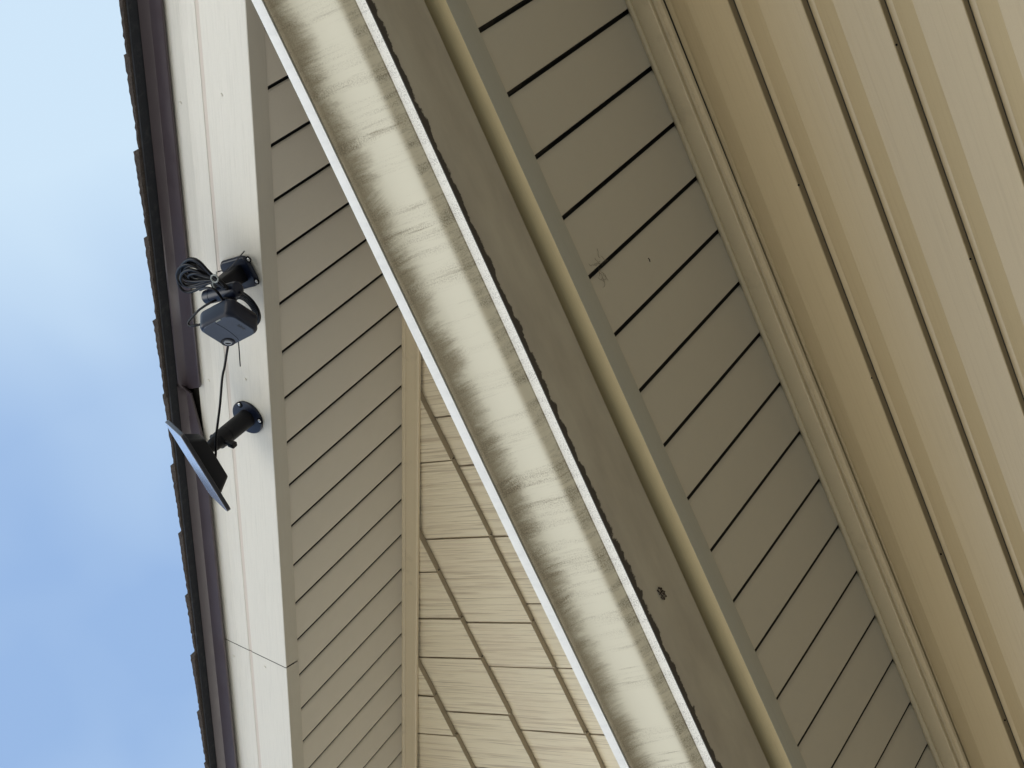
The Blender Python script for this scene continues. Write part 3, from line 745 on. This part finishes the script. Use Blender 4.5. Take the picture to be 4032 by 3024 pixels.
# coiled cable left of the bracket
def coilpt(px, py, dY=0.0): return at(px, py, 1.682+dY)
mb = MB(); ends = [(700, 1096), (697, 1078), (706, 1062), (716, 1048), (724, 1037), (730, 1030), (712, 1092), (722, 1070), (738, 1052), (742, 1088)]
wid = [52, 44, 40, 42, 34, 22, 34, 26, 18, 12]
for i, ((ex, ey), w) in enumerate(zip(ends, wid)):
    tx, ty = 845+random.uniform(-6, 6), 1098+random.uniform(-8, 8)
    ex2, ey2 = 892+random.uniform(-10, 6), 1136+random.uniform(-8, 6)
    ax = Vector((tx-ex, ty-ey)); L_ = ax.length; ax.normalize(); pn = Vector((-ax.y, ax.x))
    tilt = random.uniform(-6, 6); lo_ = []; dY = random.uniform(-0.010, 0.012)
    for s, k in ((0.0, 0), (0.06, 0.62), (0.22, 1.0), (0.45, 0.92), (0.72, 0.50), (1.0, 0.12)):
        lo_.append((ex+ax.x*L_*s+pn.x*(k*w+tilt*s*(1-s)*2), ey+ax.y*L_*s+pn.y*(k*w+tilt*s*(1-s)*2), dY+0.010*k))
    hi_ = [(2*ex+2*ax.x*L_*((q[0]-ex)*ax.x+(q[1]-ey)*ax.y)/L_-q[0], 2*ey+2*ax.y*L_*((q[0]-ex)*ax.x+(q[1]-ey)*ax.y)/L_-q[1], dY-0.010*(k_)) for q, k_ in zip(lo_, (0, .62, 1, .92, .5, .12))][1:]
    tail = [(lerp(tx, ex2, 0.5)+pn.x*6, lerp(ty, ey2, 0.5)+pn.y*6, dY), (ex2, ey2, dY), (lerp(tx, ex2, 0.5)-pn.x*6, lerp(ty, ey2, 0.5)-pn.y*6, dY)]
    tube(mb, [coilpt(*q) for q in lo_+tail+hi_[::-1]], 0.0025, 8, True, 5)
coil = mb.build('coiled_cable', M['cable'], None, smooth=60)
tag(coil, 'black cable gathered in a fan of loops above the camera bracket by a twist tie', 'cable coil')
mb = MB()
ring = [coilpt(845+14*math.cos(a)+3*math.sin(a), 1097+15*math.sin(a), -0.024) for a in [2*math.pi*k/8 for k in range(8)]]
tube(mb, ring, 0.0014, 8, True, 1)
tube(mb, [coilpt(838, 1112, -0.024), coilpt(837, 1120, -0.024), coilpt(842, 1129, -0.022), coilpt(848, 1136, -0.016)], 0.0013, 6)
tube(mb, [coilpt(850, 1083, -0.024), coilpt(853, 1075, -0.022), coilpt(852, 1072, -0.020)], 0.0012, 6)
tag(mb.build('twist_tie', M['tie']), 'grey twist tie knotted around the fan of cable loops', 'twist tie')
mb = MB(); tube(mb, [at(858, 1070, 1.68), at(875, 1066, 1.672), at(891, 1069, 1.668), at(911, 1050, 1.668), at(931, 1026, 1.67), at(950, 1003, 1.675), at(963, 988, 1.68)], 0.0010, 6)
tag(mb.build('cable_tie', M['black']), 'thin black cable tie end sticking up across the bracket of the camera', 'cable tie', 'cable tie ends')
mb = MB(); tube(mb, [at(936, 1320, 1.735), at(940, 1359, 1.74), at(943, 1400, 1.742), at(946, 1442, 1.743)], 0.0011, 6)
tag(mb.build('cable_tie', M['black']), 'thin black cable tie end hanging straight out from behind the camera', 'cable tie', 'cable tie ends')
# second bundle behind the camera
mb = MB()
for i in range(5):
    a_, b_ = 84-i*6.5+random.uniform(-2, 2), 46-i*4.5; cx, cy = 958+i*2, 1213+i*3; al = math.radians(48+i*2); dY = 0.012*i+random.uniform(-0.003, 0.003)
    tube(mb, [at(cx+a_*math.cos(q)*math.cos(al)-b_*math.sin(q)*math.sin(al), cy+a_*math.cos(q)*math.sin(al)+b_*math.sin(q)*math.cos(al), 1.700+dY+0.008*math.sin(q)) for q in [2*math.pi*k/12 for k in range(12)]], 0.0023, 8, True, 5)
tag(mb.build('coiled_cable', M['cable'], None, smooth=60), 'round bundle of black cable tucked behind the lower side of the camera', 'cable coil')
# short loops feeding the camera, and the lead to the solar panel
mb = MB()
tube(mb, [at(788, 1141, 1.672), at(800, 1136, 1.664), at(818, 1134, 1.660), at(840, 1139, 1.660), at(857, 1152, 1.662), at(868, 1168, 1.668), at(878, 1184, 1.680)], 0.0024, 10)
tag(mb.build('cable', M['cable'], None, smooth=60), 'short black lead arching over the camera pivot, above the camera body', 'cable')
mb = MB()
tube(mb, [at(868, 1176, 1.690), at(832, 1190, 1.676), at(786, 1219, 1.668), at(756, 1251, 1.664), at(742, 1270, 1.662), at(748, 1283, 1.660), at(768, 1281, 1.660), at(795, 1277, 1.664), at(830, 1275, 1.672)], 0.0021, 10)
tag(mb.build('cable', M['cable'], None, smooth=60), 'black cable looping out past the upper side of the camera body and back', 'cable')

# ------------------------------------------------------------------ solar panel
fl = at(978, 1641, YF)
sp = thing('solar_panel', 'small black solar panel tilted skyward on a stubby arm screwed to the white gable trim', 'solar panel', fl)
mb = MB(); lathe(mb, fl, (0, -1, 0), [(0, 0.0335), (0.0032, 0.0335), (0.0044, 0.0322), (0.0047, 0.030), (0.0050, 0.018)], 48)
flange = mb.build('flange', M['body'], sp, smooth=30)
for px, py in ((944, 1594), (1023, 1658)):
    c = at(px, py, YF-0.0050); mb = MB(); lathe(mb, c+Vector((0, 0.001, 0)), (0, -1, 0), [(0, 0.0062), (0.0012, 0.0062), (0.0013, 0.004)], 20); mb.build('screw_recess', M['void'], flange)
    mb = MB(); lathe(mb, c+Vector((0.0006, 0.001, 0.0008)), (0, -1, 0), [(0, 0.0038), (0.0016, 0.0036), (0.0026, 0.0022)], 16); mb.build('screw', M['steel'], flange, smooth=40)
tip = fl+Vector((0, -0.118, 0))
mb = MB(); lathe(mb, fl+Vector((0, -0.004, 0)), (0, -1, 0), [(0, 0.0180), (0.003, 0.0172), (0.060, 0.0168), (0.0606, 0.0160), (0.0616, 0.0160), (0.062, 0.0166), (0.082, 0.0160), (0.084, 0.0138), (0.086, 0.0128), (0.098, 0.0122), (0.104, 0.0100), (0.112, 0.0086)], 40)
arm = mb.build('arm', M['black'], sp, smooth=35)
mb = MB(); kd = Vector((-0.35, -0.1, -0.9)).normalized(); kb = fl+Vector((0, -0.082, 0)); cyl(mb, kb+kd*0.010, kb+kd*0.030, 0.0042, bev=0.0008); prism(mb, kb+kd*0.024, kd.cross(Yw), Yw, kd, 0.010, 0.013, 0.014, 0.003, 0.001)
mb.build('thumb_screw', M['black'], arm, smooth=35)
mb = MB(); cyl(mb, kb-kd*0.008, kb-kd*0.022, 0.006, 0.0045, bev=0.001); mb.build('clamp_nut', M['black'], arm, smooth=35)
sN = c2w(47.9, 24.4, -85.6).normalized(); lN = c2w(65.7, 134, 75); lN = (lN-sN*lN.dot(sN)).normalized()
nN = sN.cross(lN).normalized()
if nN.z < 0: nN = -nN
PL, PS = 0.170, 0.104
cen = at(772, 1838, tip.y-0.044)      # centre of the sky-facing side
mb = MB(); prism(mb, cen, lN, sN, -nN, PL, PS, 0.0075, 0.011, 0.0012); pf = mb.build('frame', M['panelframe'], sp, smooth=35)
mb = MB(); prism(mb, cen+nN*0.0006, lN, sN, -nN, PL-0.004, PS-0.004, 0.002, 0.010, 0.0003); mb.build('glass', M['solar'], sp, smooth=35)
mb = MB(); prism(mb, cen-nN*0.0070, lN, sN, -nN, PL*0.72, PS*0.62, 0.029, 0.014, 0.002, taper=0.70); mb.build('junction_box', M['black'], sp, smooth=35)
mb = MB(); bt = cen-nN*0.034; cyl(mb, bt, bt+(tip-bt).normalized()*max(0.012, (tip-bt).length), 0.0032, bev=0.0004); 
mb.build('bolt', M['steel'], sp, smooth=35)
mb = MB(); tube(mb, [at(905, 1335, 1.690), at(896, 1372, 1.690), at(885, 1440, 1.684), at(875, 1490, 1.678), at(867, 1585, 1.668), at(857, 1669, 1.655), at(851, 1717, 1.645), at(850, 1765, 1.638), at(848, 1803, 1.636), at(838, 1830, 1.642), at(826, 1842, 1.652)], 0.0022, 10)
tag(mb.build('cable', M['cable'], None, smooth=60), 'long black lead running from behind the camera to the back of the solar panel', 'cable')
